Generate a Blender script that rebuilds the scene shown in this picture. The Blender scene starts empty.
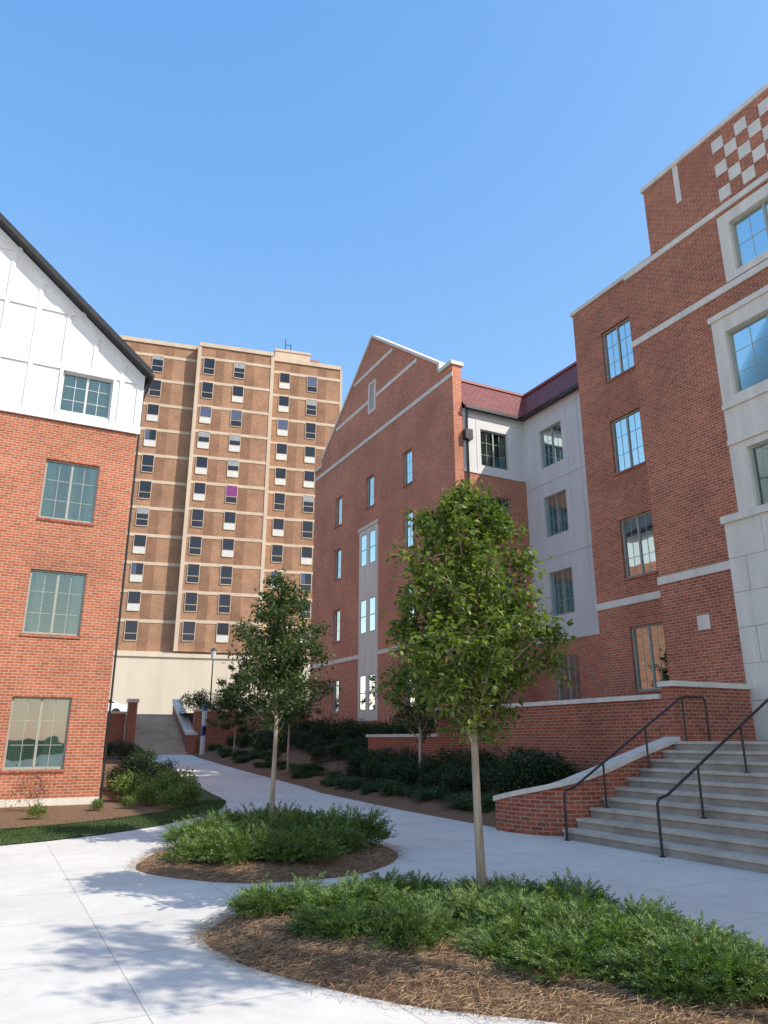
import bpy, math, random
import numpy as np
from mathutils import Vector, Matrix
random.seed(7)
sc=bpy.context.scene
COL=sc.collection
# ---------------------------------------------------------------- helpers
def empty(name,loc=(0,0,0),rotz=0):
    e=bpy.data.objects.new(name,None); e.empty_display_size=0.5
    e.location=loc; e.rotation_euler=(0,0,rotz); COL.objects.link(e); return e
def mkobj(name,v,f,mat,parent=None,local=False,smooth=False):
    me=bpy.data.meshes.new(name); me.from_pydata([tuple(map(float,p)) for p in v],[],f); me.update()
    if mat: me.materials.append(mat)
    if smooth: me.polygons.foreach_set('use_smooth',[True]*len(me.polygons))
    o=bpy.data.objects.new(name,me); COL.objects.link(o)
    if parent:
        o.parent=parent
        if not local: o.matrix_parent_inverse=Matrix.Translation(-Vector(parent.location))
    return o
class MB:
    def __init__(s): s.v=[]; s.f=[]
    def box(s,x0,x1,y0,y1,z0,z1):
        n=len(s.v)
        s.v+=[(x0,y0,z0),(x1,y0,z0),(x1,y1,z0),(x0,y1,z0),(x0,y0,z1),(x1,y0,z1),(x1,y1,z1),(x0,y1,z1)]
        s.f+=[(n,n+3,n+2,n+1),(n+4,n+5,n+6,n+7),(n,n+1,n+5,n+4),(n+1,n+2,n+6,n+5),(n+2,n+3,n+7,n+6),(n+3,n,n+4,n+7)]
    def poly(s,pts):
        n=len(s.v); s.v+=list(pts); s.f.append(tuple(range(n,n+len(pts))))
    def prism(s,pts,off):
        n=len(s.v);k=len(pts); off=Vector(off)
        s.v+=[tuple(p) for p in pts]; s.v+=[tuple(Vector(p)+off) for p in pts]
        s.f.append(tuple(range(n,n+k))); s.f.append(tuple(range(n+2*k-1,n+k-1,-1)))
        for i in range(k):
            j=(i+1)%k; s.f.append((n+j,n+i,n+k+i,n+k+j))
    def tube(s,pts,rad,n=8,cap=True):
        pts=[Vector(p) for p in pts]; b=len(s.v); ref=None
        for i,p in enumerate(pts):
            if i==0:t=pts[1]-p
            elif i==len(pts)-1:t=p-pts[i-1]
            else:t=(pts[i+1]-p).normalized()+(p-pts[i-1]).normalized()
            t=t.normalized() if t.length>1e-9 else Vector((0,0,1))
            if ref is None: ref=Vector((1,0,0)) if abs(t.x)<.8 else Vector((0,1,0))
            a=(ref-t*ref.dot(t)).normalized(); ref=a; c=t.cross(a)
            r=rad[i] if hasattr(rad,'__len__') else rad
            for k in range(n):
                th=2*math.pi*k/n; s.v.append(tuple(p+a*math.cos(th)*r+c*math.sin(th)*r))
        for i in range(len(pts)-1):
            for k in range(n):
                k2=(k+1)%n; s.f.append((b+i*n+k,b+i*n+k2,b+(i+1)*n+k2,b+(i+1)*n+k))
        if cap:
            s.f.append(tuple(b+k for k in range(n-1,-1,-1))); e=b+(len(pts)-1)*n
            s.f.append(tuple(e+k for k in range(n)))
    def build(s,name,mat,parent=None,local=False,smooth=False):
        if not s.v: return None
        return mkobj(name,s.v,s.f,mat,parent,local,smooth)
# ---------------------------------------------------------------- materials
def newmat(name):
    m=bpy.data.materials.new(name); m.use_nodes=True; nt=m.node_tree; nt.nodes.clear()
    out=nt.nodes.new('ShaderNodeOutputMaterial'); b=nt.nodes.new('ShaderNodeBsdfPrincipled')
    nt.links.new(b.outputs[0],out.inputs[0]); return m,nt,b,out
def L(nt,a,b): nt.links.new(a,b)
def math_(nt,op,a,b=None,clamp=False):
    n=nt.nodes.new('ShaderNodeMath'); n.operation=op; n.use_clamp=clamp
    for i,x in enumerate((a,b)):
        if x is None: continue
        if isinstance(x,(int,float)): n.inputs[i].default_value=x
        else: L(nt,x,n.inputs[i])
    return n.outputs[0]
def mixc(nt,fac,a,b,mode='MIX'):
    n=nt.nodes.new('ShaderNodeMix'); n.data_type='RGBA'; n.blend_type=mode
    if isinstance(fac,(int,float)): n.inputs[0].default_value=fac
    else: L(nt,fac,n.inputs[0])
    for i,x in ((6,a),(7,b)):
        if isinstance(x,tuple): n.inputs[i].default_value=(*x[:3],1)
        else: L(nt,x,n.inputs[i])
    return n.outputs[2]
def noise(nt,vec,scale,detail=4,rough=.55):
    n=nt.nodes.new('ShaderNodeTexNoise'); n.inputs['Scale'].default_value=scale
    n.inputs['Detail'].default_value=detail; n.inputs['Roughness'].default_value=rough
    if vec is not None: L(nt,vec,n.inputs['Vector'])
    return n.outputs['Fac']
def ramp(nt,fac,stops):
    n=nt.nodes.new('ShaderNodeValToRGB'); cr=n.color_ramp
    while len(cr.elements)<len(stops): cr.elements.new(.5)
    for e,(p,c) in zip(cr.elements,stops):
        e.position=p; e.color=(*c,1) if len(c)==3 else c
    L(nt,fac,n.inputs[0]); return n.outputs[0]
def bump(nt,b,h,strength=.3,dist=.01):
    n=nt.nodes.new('ShaderNodeBump'); n.inputs['Strength'].default_value=strength; n.inputs['Distance'].default_value=dist
    L(nt,h,n.inputs['Height']); L(nt,n.outputs[0],b.inputs['Normal'])
def wallvec(nt):
    tc=nt.nodes.new('ShaderNodeTexCoord'); s=nt.nodes.new('ShaderNodeSeparateXYZ'); L(nt,tc.outputs['Object'],s.inputs[0])
    sn=nt.nodes.new('ShaderNodeSeparateXYZ'); L(nt,tc.outputs['Normal'],sn.inputs[0])
    gt=math_(nt,'GREATER_THAN',math_(nt,'ABSOLUTE',sn.outputs[0]),.6)
    u=math_(nt,'ADD',math_(nt,'MULTIPLY',s.outputs[1],gt),math_(nt,'MULTIPLY',s.outputs[0],math_(nt,'SUBTRACT',1.0,gt)))
    c=nt.nodes.new('ShaderNodeCombineXYZ'); L(nt,u,c.inputs[0]); L(nt,s.outputs[2],c.inputs[1])
    return c.outputs[0],tc.outputs['Object'],s
def brickmat(name,c1,c2,mortar,w=.213,h=.0765,ms=.009,var=.25):
    m,nt,b,_=newmat(name); uv,obj,_s=wallvec(nt)
    t=nt.nodes.new('ShaderNodeTexBrick'); L(nt,uv,t.inputs['Vector'])
    t.inputs['Color1'].default_value=(*c1,1);t.inputs['Color2'].default_value=(*c2,1);t.inputs['Mortar'].default_value=(*mortar,1)
    t.inputs['Scale'].default_value=1;t.inputs['Brick Width'].default_value=w;t.inputs['Row Height'].default_value=h
    t.inputs['Mortar Size'].default_value=ms;t.inputs['Mortar Smooth'].default_value=.2;t.inputs['Bias'].default_value=-.1
    n1=noise(nt,obj,.55,5,.6); n2=noise(nt,obj,6,3)
    g=ramp(nt,n1,[(.3,(1-var,1-var,1-var)),(.7,(1+var*.35,)*3)])
    g2=ramp(nt,n2,[(.3,(.85,.85,.85)),(.7,(1.1,1.1,1.1))])
    c=mixc(nt,1,mixc(nt,1,t.outputs['Color'],g,'MULTIPLY'),g2,'MULTIPLY')
    L(nt,c,b.inputs['Base Color']); b.inputs['Roughness'].default_value=.88
    bump(nt,b,math_(nt,'SUBTRACT',1.0,t.outputs['Fac']),.35,.008); return m
def plain(name,col,rough=.7,nscale=3,var=.12,bmp=.1,metal=0,streak=False):
    m,nt,b,_=newmat(name); tc=nt.nodes.new('ShaderNodeTexCoord')
    vec=tc.outputs['Object']
    if streak:
        mp=nt.nodes.new('ShaderNodeMapping'); mp.inputs['Scale'].default_value=(1.6,1.6,.22); L(nt,vec,mp.inputs[0]); v2=mp.outputs[0]
    else: v2=vec
    n=noise(nt,v2,nscale,5,.6)
    lo=tuple(c*(1-var) for c in col); hi=tuple(min(c*(1+var*.6),1) for c in col)
    L(nt,ramp(nt,n,[(.3,lo),(.7,hi)]),b.inputs['Base Color']); b.inputs['Roughness'].default_value=rough
    b.inputs['Metallic'].default_value=metal
    if bmp: bump(nt,b,noise(nt,vec,nscale*14,3),bmp,.004)
    return m
M_brickL=brickmat('brick_orange_red',(.50,.15,.07),(.36,.095,.046),(.50,.38,.28))
M_brickR=brickmat('brick_red',(.49,.135,.06),(.33,.08,.04),(.45,.33,.24))
M_brickM=brickmat('brick_red_haze_tint',(.60,.175,.082),(.44,.115,.058),(.54,.41,.31))  # red brick with haze over the middle gable put into its lighter colour
M_brickW=brickmat('brick_wall_red',(.42,.105,.05),(.27,.062,.034),(.40,.29,.21))
M_stone=plain('limestone',(.68,.62,.53),.8,2,.14,.15,streak=True)
M_whitepanel=plain('white_painted_siding',(.80,.80,.79),.55,1.2,.07,.03,streak=True)
M_offpanel=plain('offwhite_stucco_panel',(.67,.64,.61),.75,1.2,.08,.06,streak=True)
M_frame=plain('window_frame_bronze_grey',(.36,.36,.31),.5,4,.1,0)
M_framew=plain('window_frame_white',(.62,.63,.60),.5,4,.1,0)
M_black=plain('black_metal',(.02,.02,.022),.35,6,.2,0)
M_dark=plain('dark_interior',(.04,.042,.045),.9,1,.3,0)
M_curt=plain('curtain_beige',(.62,.59,.47),.9,5,.15,0)
M_tan=plain('tan_concrete',(.58,.47,.36),.85,.6,.15,.05,streak=True)
M_cream=plain('cream_plinth_wall',(.66,.57,.46),.85,.4,.12,.05,streak=True)
M_tbrick=brickmat('tower_brown_brick',(.42,.215,.115),(.33,.165,.088),(.40,.30,.22),var=.3)
M_tbrick2=brickmat('tower_dark_brick',(.31,.145,.078),(.24,.11,.058),(.32,.24,.17),var=.3)
M_asph=plain('asphalt',(.06,.06,.062),.9,2,.3,.3)
M_bark=plain('bark',(.40,.33,.25),.9,9,.4,.8,streak=True)
def roofmat():
    m,nt,b,_=newmat('maroon_roof_tile'); uv,obj,s=wallvec(nt)
    t=nt.nodes.new('ShaderNodeTexBrick'); L(nt,uv,t.inputs['Vector'])
    t.inputs['Color1'].default_value=(.26,.06,.05,1);t.inputs['Color2'].default_value=(.18,.042,.038,1);t.inputs['Mortar'].default_value=(.05,.016,.016,1)
    t.inputs['Scale'].default_value=1;t.inputs['Brick Width'].default_value=.28;t.inputs['Row Height'].default_value=.16;t.inputs['Mortar Size'].default_value=.012
    L(nt,t.outputs['Color'],b.inputs['Base Color']); b.inputs['Roughness'].default_value=.6
    bump(nt,b,math_(nt,'SUBTRACT',1.0,t.outputs['Fac']),.5,.02); return m
M_roof=roofmat()
def concmat(name,col,joint=1.52,rot=0,jm=.006,jd=.58):
    m,nt,b,_=newmat(name); tc=nt.nodes.new('ShaderNodeTexCoord'); obj=tc.outputs['Object']
    mp=nt.nodes.new('ShaderNodeMapping'); mp.inputs['Rotation'].default_value=(0,0,rot); mp.inputs['Location'].default_value=(.35,.5,0); L(nt,obj,mp.inputs[0])
    t=nt.nodes.new('ShaderNodeTexBrick'); L(nt,mp.outputs[0],t.inputs['Vector']); t.offset=0
    t.inputs['Scale'].default_value=1;t.inputs['Brick Width'].default_value=joint;t.inputs['Row Height'].default_value=joint
    t.inputs['Mortar Size'].default_value=jm;t.inputs['Mortar Smooth'].default_value=.3
    t.inputs['Color1'].default_value=(1,1,1,1);t.inputs['Color2'].default_value=(.94,.94,.94,1);t.inputs['Mortar'].default_value=(jd,jd,jd,1)
    n1=noise(nt,obj,.45,7,.66); n2=noise(nt,obj,60,3,.6); n3=noise(nt,obj,3.2,5,.7)
    c=ramp(nt,n1,[(.3,tuple(x*.86 for x in col)),(.7,tuple(x*1.05 for x in col))])
    c=mixc(nt,1,c,t.outputs['Color'],'MULTIPLY')
    c=mixc(nt,1,c,ramp(nt,n3,[(.3,(.92,.91,.90)),(.6,(1.02,1.02,1.02))]),'MULTIPLY')
    c=mixc(nt,1,c,ramp(nt,n2,[(.3,(.9,.9,.9)),(.7,(1.06,1.06,1.06))]),'MULTIPLY')
    L(nt,c,b.inputs['Base Color']); b.inputs['Roughness'].default_value=.9
    bump(nt,b,n2,.25,.003); return m
M_conc=concmat('concrete_paving',(.72,.675,.61))
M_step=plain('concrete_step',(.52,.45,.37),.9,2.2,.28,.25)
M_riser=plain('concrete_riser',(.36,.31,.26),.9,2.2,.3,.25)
def multinoise(name,stops,scale,bs=.5,detail=8,stretch=None):
    m,nt,b,_=newmat(name); tc=nt.nodes.new('ShaderNodeTexCoord')
    n=noise(nt,tc.outputs['Object'],scale,detail,.75)
    L(nt,ramp(nt,n,stops),b.inputs['Base Color']); b.inputs['Roughness'].default_value=.95
    bump(nt,b,noise(nt,tc.outputs['Object'],scale*4,4,.7),bs,.03); return m
M_mulch=multinoise('pine_straw_mulch',[(.3,(.08,.04,.02)),(.5,(.21,.115,.058)),(.7,(.35,.21,.115))],14,.9)
M_grass=multinoise('grass',[(.3,(.035,.055,.018)),(.5,(.065,.10,.03)),(.7,(.11,.14,.05))],6,.8)
def leafmat(name,dark,mid,light,trans=.35,rough=.45):
    m,nt,b,out=newmat(name); g=nt.nodes.new('ShaderNodeNewGeometry')
    tc=nt.nodes.new('ShaderNodeTexCoord')
    f=math_(nt,'ADD',math_(nt,'MULTIPLY',g.outputs['Random Per Island'],.65),math_(nt,'MULTIPLY',noise(nt,tc.outputs['Object'],2.2,2),.35))
    c=ramp(nt,f,[(.15,dark),(.5,mid),(.88,light)])
    L(nt,c,b.inputs['Base Color']); b.inputs['Roughness'].default_value=rough; b.inputs['Specular IOR Level'].default_value=.4
    tr=nt.nodes.new('ShaderNodeBsdfTranslucent'); L(nt,mixc(nt,1,c,(1.3,1.6,.5),'MULTIPLY'),tr.inputs[0])
    ms=nt.nodes.new('ShaderNodeMixShader'); ms.inputs[0].default_value=trans
    L(nt,b.outputs[0],ms.inputs[1]);L(nt,tr.outputs[0],ms.inputs[2]);L(nt,ms.outputs[0],out.inputs[0]); return m
M_leaf=leafmat('maple_leaves',(.05,.085,.018),(.12,.17,.035),(.27,.28,.07),.4)
M_leaf2=leafmat('maple_leaves_dark',(.03,.06,.018),(.06,.10,.03),(.14,.16,.05),.35)
M_jun=leafmat('juniper_needles',(.045,.085,.025),(.11,.175,.045),(.24,.31,.085),.25,.6)
M_shrubd=leafmat('dark_shrub_leaves',(.014,.032,.012),(.03,.058,.018),(.06,.09,.03),.2,.4)
M_gc=leafmat('groundcover_leaves',(.022,.05,.018),(.05,.09,.03),(.10,.15,.05),.2,.5)
M_shrubl=leafmat('light_shrub_leaves',(.08,.13,.03),(.16,.22,.05),(.30,.32,.12),.3,.5)
M_red=leafmat('reddish_twig_leaves',(.12,.05,.03),(.22,.10,.06),(.3,.18,.10),.2,.6)
M_straw=leafmat('pine_straw_needles',(.13,.07,.035),(.33,.20,.105),(.52,.37,.21),.0,.8)
M_blade=leafmat('grass_blades',(.03,.06,.015),(.06,.105,.028),(.13,.16,.05),.25,.6)
def glassmat(name,tint,boost,gc=(.85,.97,.95)):
    m,nt,b,out=newmat(name); nt.nodes.remove(b)
    f=nt.nodes.new('ShaderNodeFresnel'); f.inputs[0].default_value=1.5
    fac=math_(nt,'ADD',math_(nt,'MULTIPLY',f.outputs[0],1.15),boost,True)
    t=nt.nodes.new('ShaderNodeBsdfTransparent'); t.inputs[0].default_value=(*tint,1)
    g=nt.nodes.new('ShaderNodeBsdfGlossy'); g.inputs['Roughness'].default_value=.015; g.inputs['Color'].default_value=(*gc,1)
    tc=nt.nodes.new('ShaderNodeTexCoord'); bp=nt.nodes.new('ShaderNodeBump'); bp.inputs['Strength'].default_value=.08; bp.inputs['Distance'].default_value=.05
    L(nt,noise(nt,tc.outputs['Object'],1.3,1),bp.inputs['Height']); L(nt,bp.outputs[0],g.inputs['Normal'])
    ms=nt.nodes.new('ShaderNodeMixShader'); L(nt,fac,ms.inputs[0]); L(nt,t.outputs[0],ms.inputs[1]);L(nt,g.outputs[0],ms.inputs[2]);L(nt,ms.outputs[0],out.inputs[0]); return m
M_glass=glassmat('window_glass',(.50,.62,.58),.03,(.62,.78,.80))
M_glassL=glassmat('window_glass_reflective',(.50,.66,.62),.22,(.58,.78,.78))
def tglass():
    m,nt,b,_=newmat('tower_glass'); b.inputs['Base Color'].default_value=(.02,.024,.038,1); b.inputs['Roughness'].default_value=.12; b.inputs['Specular IOR Level'].default_value=.5; return m
M_tglass=tglass()
# ---------------------------------------------------------------- facade tools (axis 'x': plane X=c, u=Y ; axis 'y': plane Y=c, u=X ; inward is +)
def P(ax,c,u,d,z): return (c+d,u,z) if ax=='x' else (u,c+d,z)
def bx(mb,ax,c,u0,u1,d0,d1,z0,z1):
    if ax=='x': mb.box(c+d0,c+d1,u0,u1,z0,z1)
    else: mb.box(u0,u1,c+d0,c+d1,z0,z1)
def facade(mb,ax,c,u0,u1,z0,z1,ops,depth=.5):
    us=sorted({u0,u1,*[o[0] for o in ops],*[o[1] for o in ops]}); zs=sorted({z0,z1,*[o[2] for o in ops],*[o[3] for o in ops]})
    us=[u for u in us if u0<=u<=u1]; zs=[z for z in zs if z0<=z<=z1]
    for i in range(len(us)-1):
        for j in range(len(zs)-1):
            cu=(us[i]+us[i+1])/2; cz=(zs[j]+zs[j+1])/2
            if any(o[0]<cu<o[1] and o[2]<cz<o[3] for o in ops): continue
            mb.poly([P(ax,c,us[i],0,zs[j]),P(ax,c,us[i+1],0,zs[j]),P(ax,c,us[i+1],0,zs[j+1]),P(ax,c,us[i],0,zs[j+1])])
    for o in ops:
        if o[0]<u0 or o[1]>u1 or o[2]<z0-1e-6 or o[3]>z1+1e-6: continue
        a,b,e,f=o[:4]
        for q in (((a,e),(a,f)),((b,e),(b,f)),((a,e),(b,e)),((a,f),(b,f))):
            (p0,p1)=q
            mb.poly([P(ax,c,p0[0],0,p0[1]),P(ax,c,p1[0],0,p1[1]),P(ax,c,p1[0],depth,p1[1]),P(ax,c,p0[0],depth,p0[1])])
class Win:
    def __init__(s): s.fr=MB(); s.gl=MB(); s.cu=MB(); s.inn=MB(); s.sill=MB()
    def add(s,ax,c,u0,u1,z0,z1,cols=2,mun=(2,3),curt=None,depth=.13,sill=True,rng=random):
        fr=s.fr; w=.05
        bx(fr,ax,c,u0,u0+w,depth-.04,depth+.05,z0,z1); bx(fr,ax,c,u1-w,u1,depth-.04,depth+.05,z0,z1)
        bx(fr,ax,c,u0+w,u1-w,depth-.04,depth+.05,z0,z0+w+.02); bx(fr,ax,c,u0+w,u1-w,depth-.04,depth+.05,z1-w,z1)
        a=u0+w;b=u1-w; cw=(b-a)/cols
        for i in range(1,cols):
            bx(fr,ax,c,a+i*cw-.03,a+i*cw+.03,depth-.036,depth+.046,z0+w+.02,z1-w)
        for i in range(cols):
            for k in range(1,mun[0]):
                uu=a+i*cw+cw*k/mun[0]; bx(fr,ax,c,uu-.008,uu+.008,depth-.008,depth+.012,z0+w+.02,z1-w)
            for k in range(1,mun[1]):
                zz=z0+(z1-z0)*k/mun[1]; bx(fr,ax,c,a+i*cw+.04,a+(i+1)*cw-.04,depth-.006,depth+.010,zz-.008,zz+.008)
        s.gl.poly([P(ax,c,u0,depth,z0),P(ax,c,u1,depth,z0),P(ax,c,u1,depth,z1),P(ax,c,u0,depth,z1)])
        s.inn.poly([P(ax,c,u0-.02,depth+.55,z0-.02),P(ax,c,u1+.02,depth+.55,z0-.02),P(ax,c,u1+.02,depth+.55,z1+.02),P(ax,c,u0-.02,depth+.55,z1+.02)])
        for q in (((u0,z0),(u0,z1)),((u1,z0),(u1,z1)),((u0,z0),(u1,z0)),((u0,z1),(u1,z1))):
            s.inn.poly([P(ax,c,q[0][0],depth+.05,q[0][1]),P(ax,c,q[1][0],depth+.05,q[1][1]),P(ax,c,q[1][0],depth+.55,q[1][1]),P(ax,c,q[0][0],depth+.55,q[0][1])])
        if curt is None:
            r=rng.random()
            curt=[(0,.22),(.8,1)] if r<.35 else ([(0,.42)] if r<.55 else ([(.5,1)] if r<.75 else ([(0,1)] if r<.9 else [])))
        for (p,q) in curt:
            n=max(4,int((q-p)*(u1-u0)/.035)); ua=u0+.02+(u1-u0-.04)*p; ub=u0+.02+(u1-u0-.04)*q
            for i in range(n):
                x0=ua+(ub-ua)*i/n; x1=ua+(ub-ua)*(i+1)/n; d0=depth+.08+(.04 if i%2 else 0); d1=depth+.08+(0 if i%2 else .04)
                s.cu.poly([P(ax,c,x0,d0,z0+.03),P(ax,c,x1,d1,z0+.03),P(ax,c,x1,d1,z1-.03),P(ax,c,x0,d0,z1-.03)])
        if sill: bx(s.sill,ax,c,u0-.03,u1+.03,-.035,depth-.04,z0-.07,z0+.005)
    def build(s,par,frm=None,sillm=None,cm=None,gm=None):
        s.fr.build('window_frames',frm or M_frame,par); s.gl.build('window_glass',gm or M_glass,par)
        s.cu.build('curtains',cm or M_curt,par); s.inn.build('window_interiors',M_dark,par); s.sill.build('window_sills',sillm or M_brickW,par)

# ================================================================= GROUND
def h(y):
    if y<24: return 0.0
    if y<46: return .8*(y-24)/22
    return .8
g=MB()
S0,S1=7.6,10.7
xs=[-600,S0,S1,600]; ys=[-600,24,46,47,50.7,600]
def gz(y): return h(y)-.05
for i in range(3):
    for j in range(5):
        za,zb=gz(ys[j]),gz(ys[j+1])
        if ys[j]>=50.7: za=zb=3.2
        elif ys[j]>=47 and i!=1: za=zb=3.2
        g.poly([(xs[i],ys[j],za),(xs[i+1],ys[j],za),(xs[i+1],ys[j+1],zb),(xs[i],ys[j+1],zb)])
g.build('ground',M_grass)
p=MB()
for a,b in ((-40,24),(24,46)):
    p.poly([(-45,a,h(a)),(16,a,h(a)),(16,b,h(b)),(-45,b,h(b))])
p.poly([(S0-.6,46,.8),(S1+.6,46,.8),(S1+.6,46.9,.8),(S0-.6,46.9,.8)])
p.build('concrete_plaza_pavement',M_conc)
u=MB(); u.poly([(-40,50.72,3.204),(12,50.72,3.204),(12,56,3.204),(-40,56,3.204)]); u.build('upper_pavement',M_conc)
u=MB(); u.poly([(-60,56,3.208),(40,56,3.208),(40,68,3.208),(-60,68,3.208)]); u.build('parking_road',M_asph)

def catmull(pts,n=8,closed=True):
    out=[];N=len(pts)
    rngi=range(N) if closed else range(N-1)
    for i in rngi:
        if closed: p0,p1,p2,p3=[np.array(pts[(i+k)%N],float) for k in (-1,0,1,2)]
        else: p0,p1,p2,p3=[np.array(pts[min(max(i+k,0),N-1)],float) for k in (-1,0,1,2)]
        for k in range(n):
            t=k/n; out.append(.5*((2*p1)+(-p0+p2)*t+(2*p0-5*p1+4*p2-p3)*t*t+(-p0+3*p1-3*p2+p3)*t**3))
    if not closed: out.append(np.array(pts[-1],float))
    return out
rs=np.random.default_rng(3)
class Bed:
    def __init__(s,name,pts,center,height):
        s.e=catmull(pts); s.c=np.array(center,float); s.H=height
        v=[];f=[];n=len(s.e); R=12
        for r in range(R+1):
            q=1-r/R
            for e in s.e:
                xy=s.c+(e-s.c)*q; jit=rs.normal(0,.008) if r>0 else 0
                v.append((xy[0],xy[1],s.z(q)+jit if r>0 else -.01))
        for r in range(R):
            for i in range(n):
                j=(i+1)%n; f.append((r*n+i,r*n+j,(r+1)*n+j,(r+1)*n+i))
        mkobj(name,v,f,M_mulch,smooth=True)
    def z(s,q): return .03+s.H*(1-q**3)
    def rand(s,qmin=0,qmax=1.03):
        q=math.sqrt(random.uniform(qmin**2,qmax**2)); e=s.e[random.randrange(len(s.e))]
        xy=s.c+(e-s.c)*q+rs.normal(0,.06,2); return xy[0],xy[1],s.z(min(q,1))
bed1=Bed('mulch_bed',[(1.96,7.39),(1.98,6.6),(2.15,6.03),(2.7,5.0),(3.42,4.24),(4.2,3.4),(5.0,3.1),(5.45,4.0),(5.7,5.1),(5.7,6.3),(5.35,7.4),(4.6,8.1),(3.6,8.4),(2.6,8.2)],(4.0,6.0),.10)
bed2=Bed('mulch_bed',[(2.05,11.16),(2.6,10.1),(3.34,9.55),(4.6,9.6),(5.63,10.46),(6.1,11.6),(5.9,13),(5.1,14.2),(4.0,14.4),(3.0,13.4),(2.3,12.2)],(4.2,12.0),.10)
def straw(name,pts_fn,n,ln=.11,w=.0022):
    V=[];F=[]
    for i in range(n):
        x,y,z=pts_fn(); a=random.uniform(0,math.pi*2); l=ln*random.uniform(.5,1.3); dz=random.uniform(-.006,.02)
        dx,dy=math.cos(a)*l/2,math.sin(a)*l/2; px,py=-math.sin(a)*w,math.cos(a)*w; k=len(V); z+=random.uniform(.006,.02)
        cx=random.uniform(-.02,.02)
        V+=[(x-dx,y-dy,z-dz),(x+px+cx*py*10,y+py,z+.006),(x+dx,y+dy,z+dz),(x-px,y-py,z+.004)]; F.append((k,k+1,k+2,k+3))
    return mkobj(name,V,F,M_straw)
straw('pine_straw_litter',lambda:bed1.rand(.35),34000)
straw('pine_straw_litter',lambda:bed2.rand(.5),9000,.12,.003)

def interp(tab,y):
    return float(np.interp(y,[t[0] for t in tab],[t[1] for t in tab]))
RL=[(11.45,10.2),(11.7,9.55),(12.2,9.35),(12.8,9.28),(17.5,9.45),(26,10.2),(34,10.3),(43,10.6),(46.7,11.0)]
def rbz(x,y): return h(y)+.03+.20*max(0,x-interp(RL,y))**1.05
v=[];f=[];ysr=sorted(set([11.52,24,25.5,25.51,46]+list(np.linspace(11.52,46.7,80))))
K=14
for y in ysr:
    xl=interp(RL,y); xr=12.55 if y<25.505 else 16.2
    if y>40.2: xr=20
    for k in range(K+1):
        x=xl+(xr-xl)*k/K; v.append((x,y,rbz(x,y)+(rs.normal(0,.02) if 0<k<K else 0) - (.035 if k==0 else 0)))
for j in range(len(ysr)-1):
    for k in range(K): f.append((j*(K+1)+k,j*(K+1)+k+1,(j+1)*(K+1)+k+1,(j+1)*(K+1)+k))
mkobj('planting_bed_bank',v,f,M_mulch,smooth=True)
LR=[(13.6,-6),(14.1,-2.6),(14.66,.46),(15.3,1.8),(16.3,3.17),(18,4.6),(19.5,5.5),(21.5,6.2),(23.5,6.55),(26,6.7),(38,7.6),(46,7.1)]
def bedstrip(name,tab,y0,y1,xl,off,z,mat,extra=()):
    v=[];f=[];ys_=sorted(set([24]+list(extra)+list(np.linspace(y0,y1,70)))) if y0<24<y1 else list(np.linspace(y0,y1,40))
    KK=16
    for y in ys_:
        xr=interp(tab,y)-off
        for k in range(KK+1):
            x=xl+(max(xr,xl+.01)-xl)*(1-(1-k/KK)**2); v.append((x,y,h(y)+z+(rs.normal(0,.006) if 0<k<KK else -.0)))
    for j in range(len(ys_)-1):
        for k in range(KK): f.append((j*(KK+1)+k,j*(KK+1)+k+1,(j+1)*(KK+1)+k+1,(j+1)*(KK+1)+k))
    return mkobj(name,v,f,mat,smooth=True)
bedstrip('lawn_strip',LR,13.6,46,-12,0,.02,M_grass)
LM=[(16.3,-3),(16.9,.6),(17.6,2.2),(19,3.9),(21,5.2),(23.5,5.8),(26,6.0),(38,6.9),(44,6.6)]
bedstrip('planting_bed',LM,16.3,44,-12,0,.05,M_mulch)
def lawnpt():
    while True:
        y=random.uniform(13.8,22); x=random.uniform(-3,6.6)
        if x<interp(LR,y)-.02 and (y<16.3 or x>interp(LM,y)-.1): return x,y,.02
V=[];F=[]
for i in range(22000):
    x,y,z=lawnpt(); a=random.uniform(0,6.28); hh=random.uniform(.03,.075); k=len(V); w=.006
    V+=[(x-math.cos(a)*w,y-math.sin(a)*w,z),(x+math.cos(a)*w,y+math.sin(a)*w,z),(x+random.uniform(-.03,.03),y+random.uniform(-.03,.03),z+hh)]; F.append((k,k+1,k+2))
mkobj('lawn_grass_blades',V,F,M_blade)

# ================================================================= LEFT BUILDING
E=empty('brick_gabled_dormitory',(-4,30,0))
W=MB(); WP=MB(); TR=MB(); win=Win(); winw=Win(); ax='y'; c=22.15
lev=[(.93,2.76),(4.4,6.18),(7.65,9.42)]
cols=[(.5,1.95),(-2.9,-1.45),(-6.3,-4.85),(-9.7,-8.25)]
ops=[(a,b,z0,z1) for a,b in cols for z0,z1 in lev]
facade(W,ax,c,-10.9,2.9,0,10.7,ops)
W.box(-10.9,2.9,22.75,40,0,10.7)
W.poly([(2.9,22.15,0),(2.9,22.75,0),(2.9,22.75,10.7),(2.9,22.15,10.7)])
W.build('brick_walls',M_brickL,E)
rl=lambda X: 12.62+.849*(2.9-X) if X>-4 else 12.62+.849*(X+10.9)
tops=[(.62,2.05,10.95,12.25),(-3.4,-1.9,10.95,12.75),(-6.4,-4.9,10.95,12.75)]
facade(WP,ax,c-.03,-10.9,2.92,10.7,12.62,[t for t in tops if t[3]<12.62])
WP.poly([(-10.9,c-.03,12.62),(2.92,c-.03,12.62),(-4,c-.03,rl(-4.0))])
WP.box(-10.9,2.9,22.75,40,10.7,12.5)
WP.box(2.88,2.93,22.1,22.75,10.72,12.62)
WP.build('white_siding_gable',M_whitepanel,E)
cc=c-.03
bx(TR,ax,cc,-10.95,2.97,-.05,0,10.62,10.86)
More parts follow.
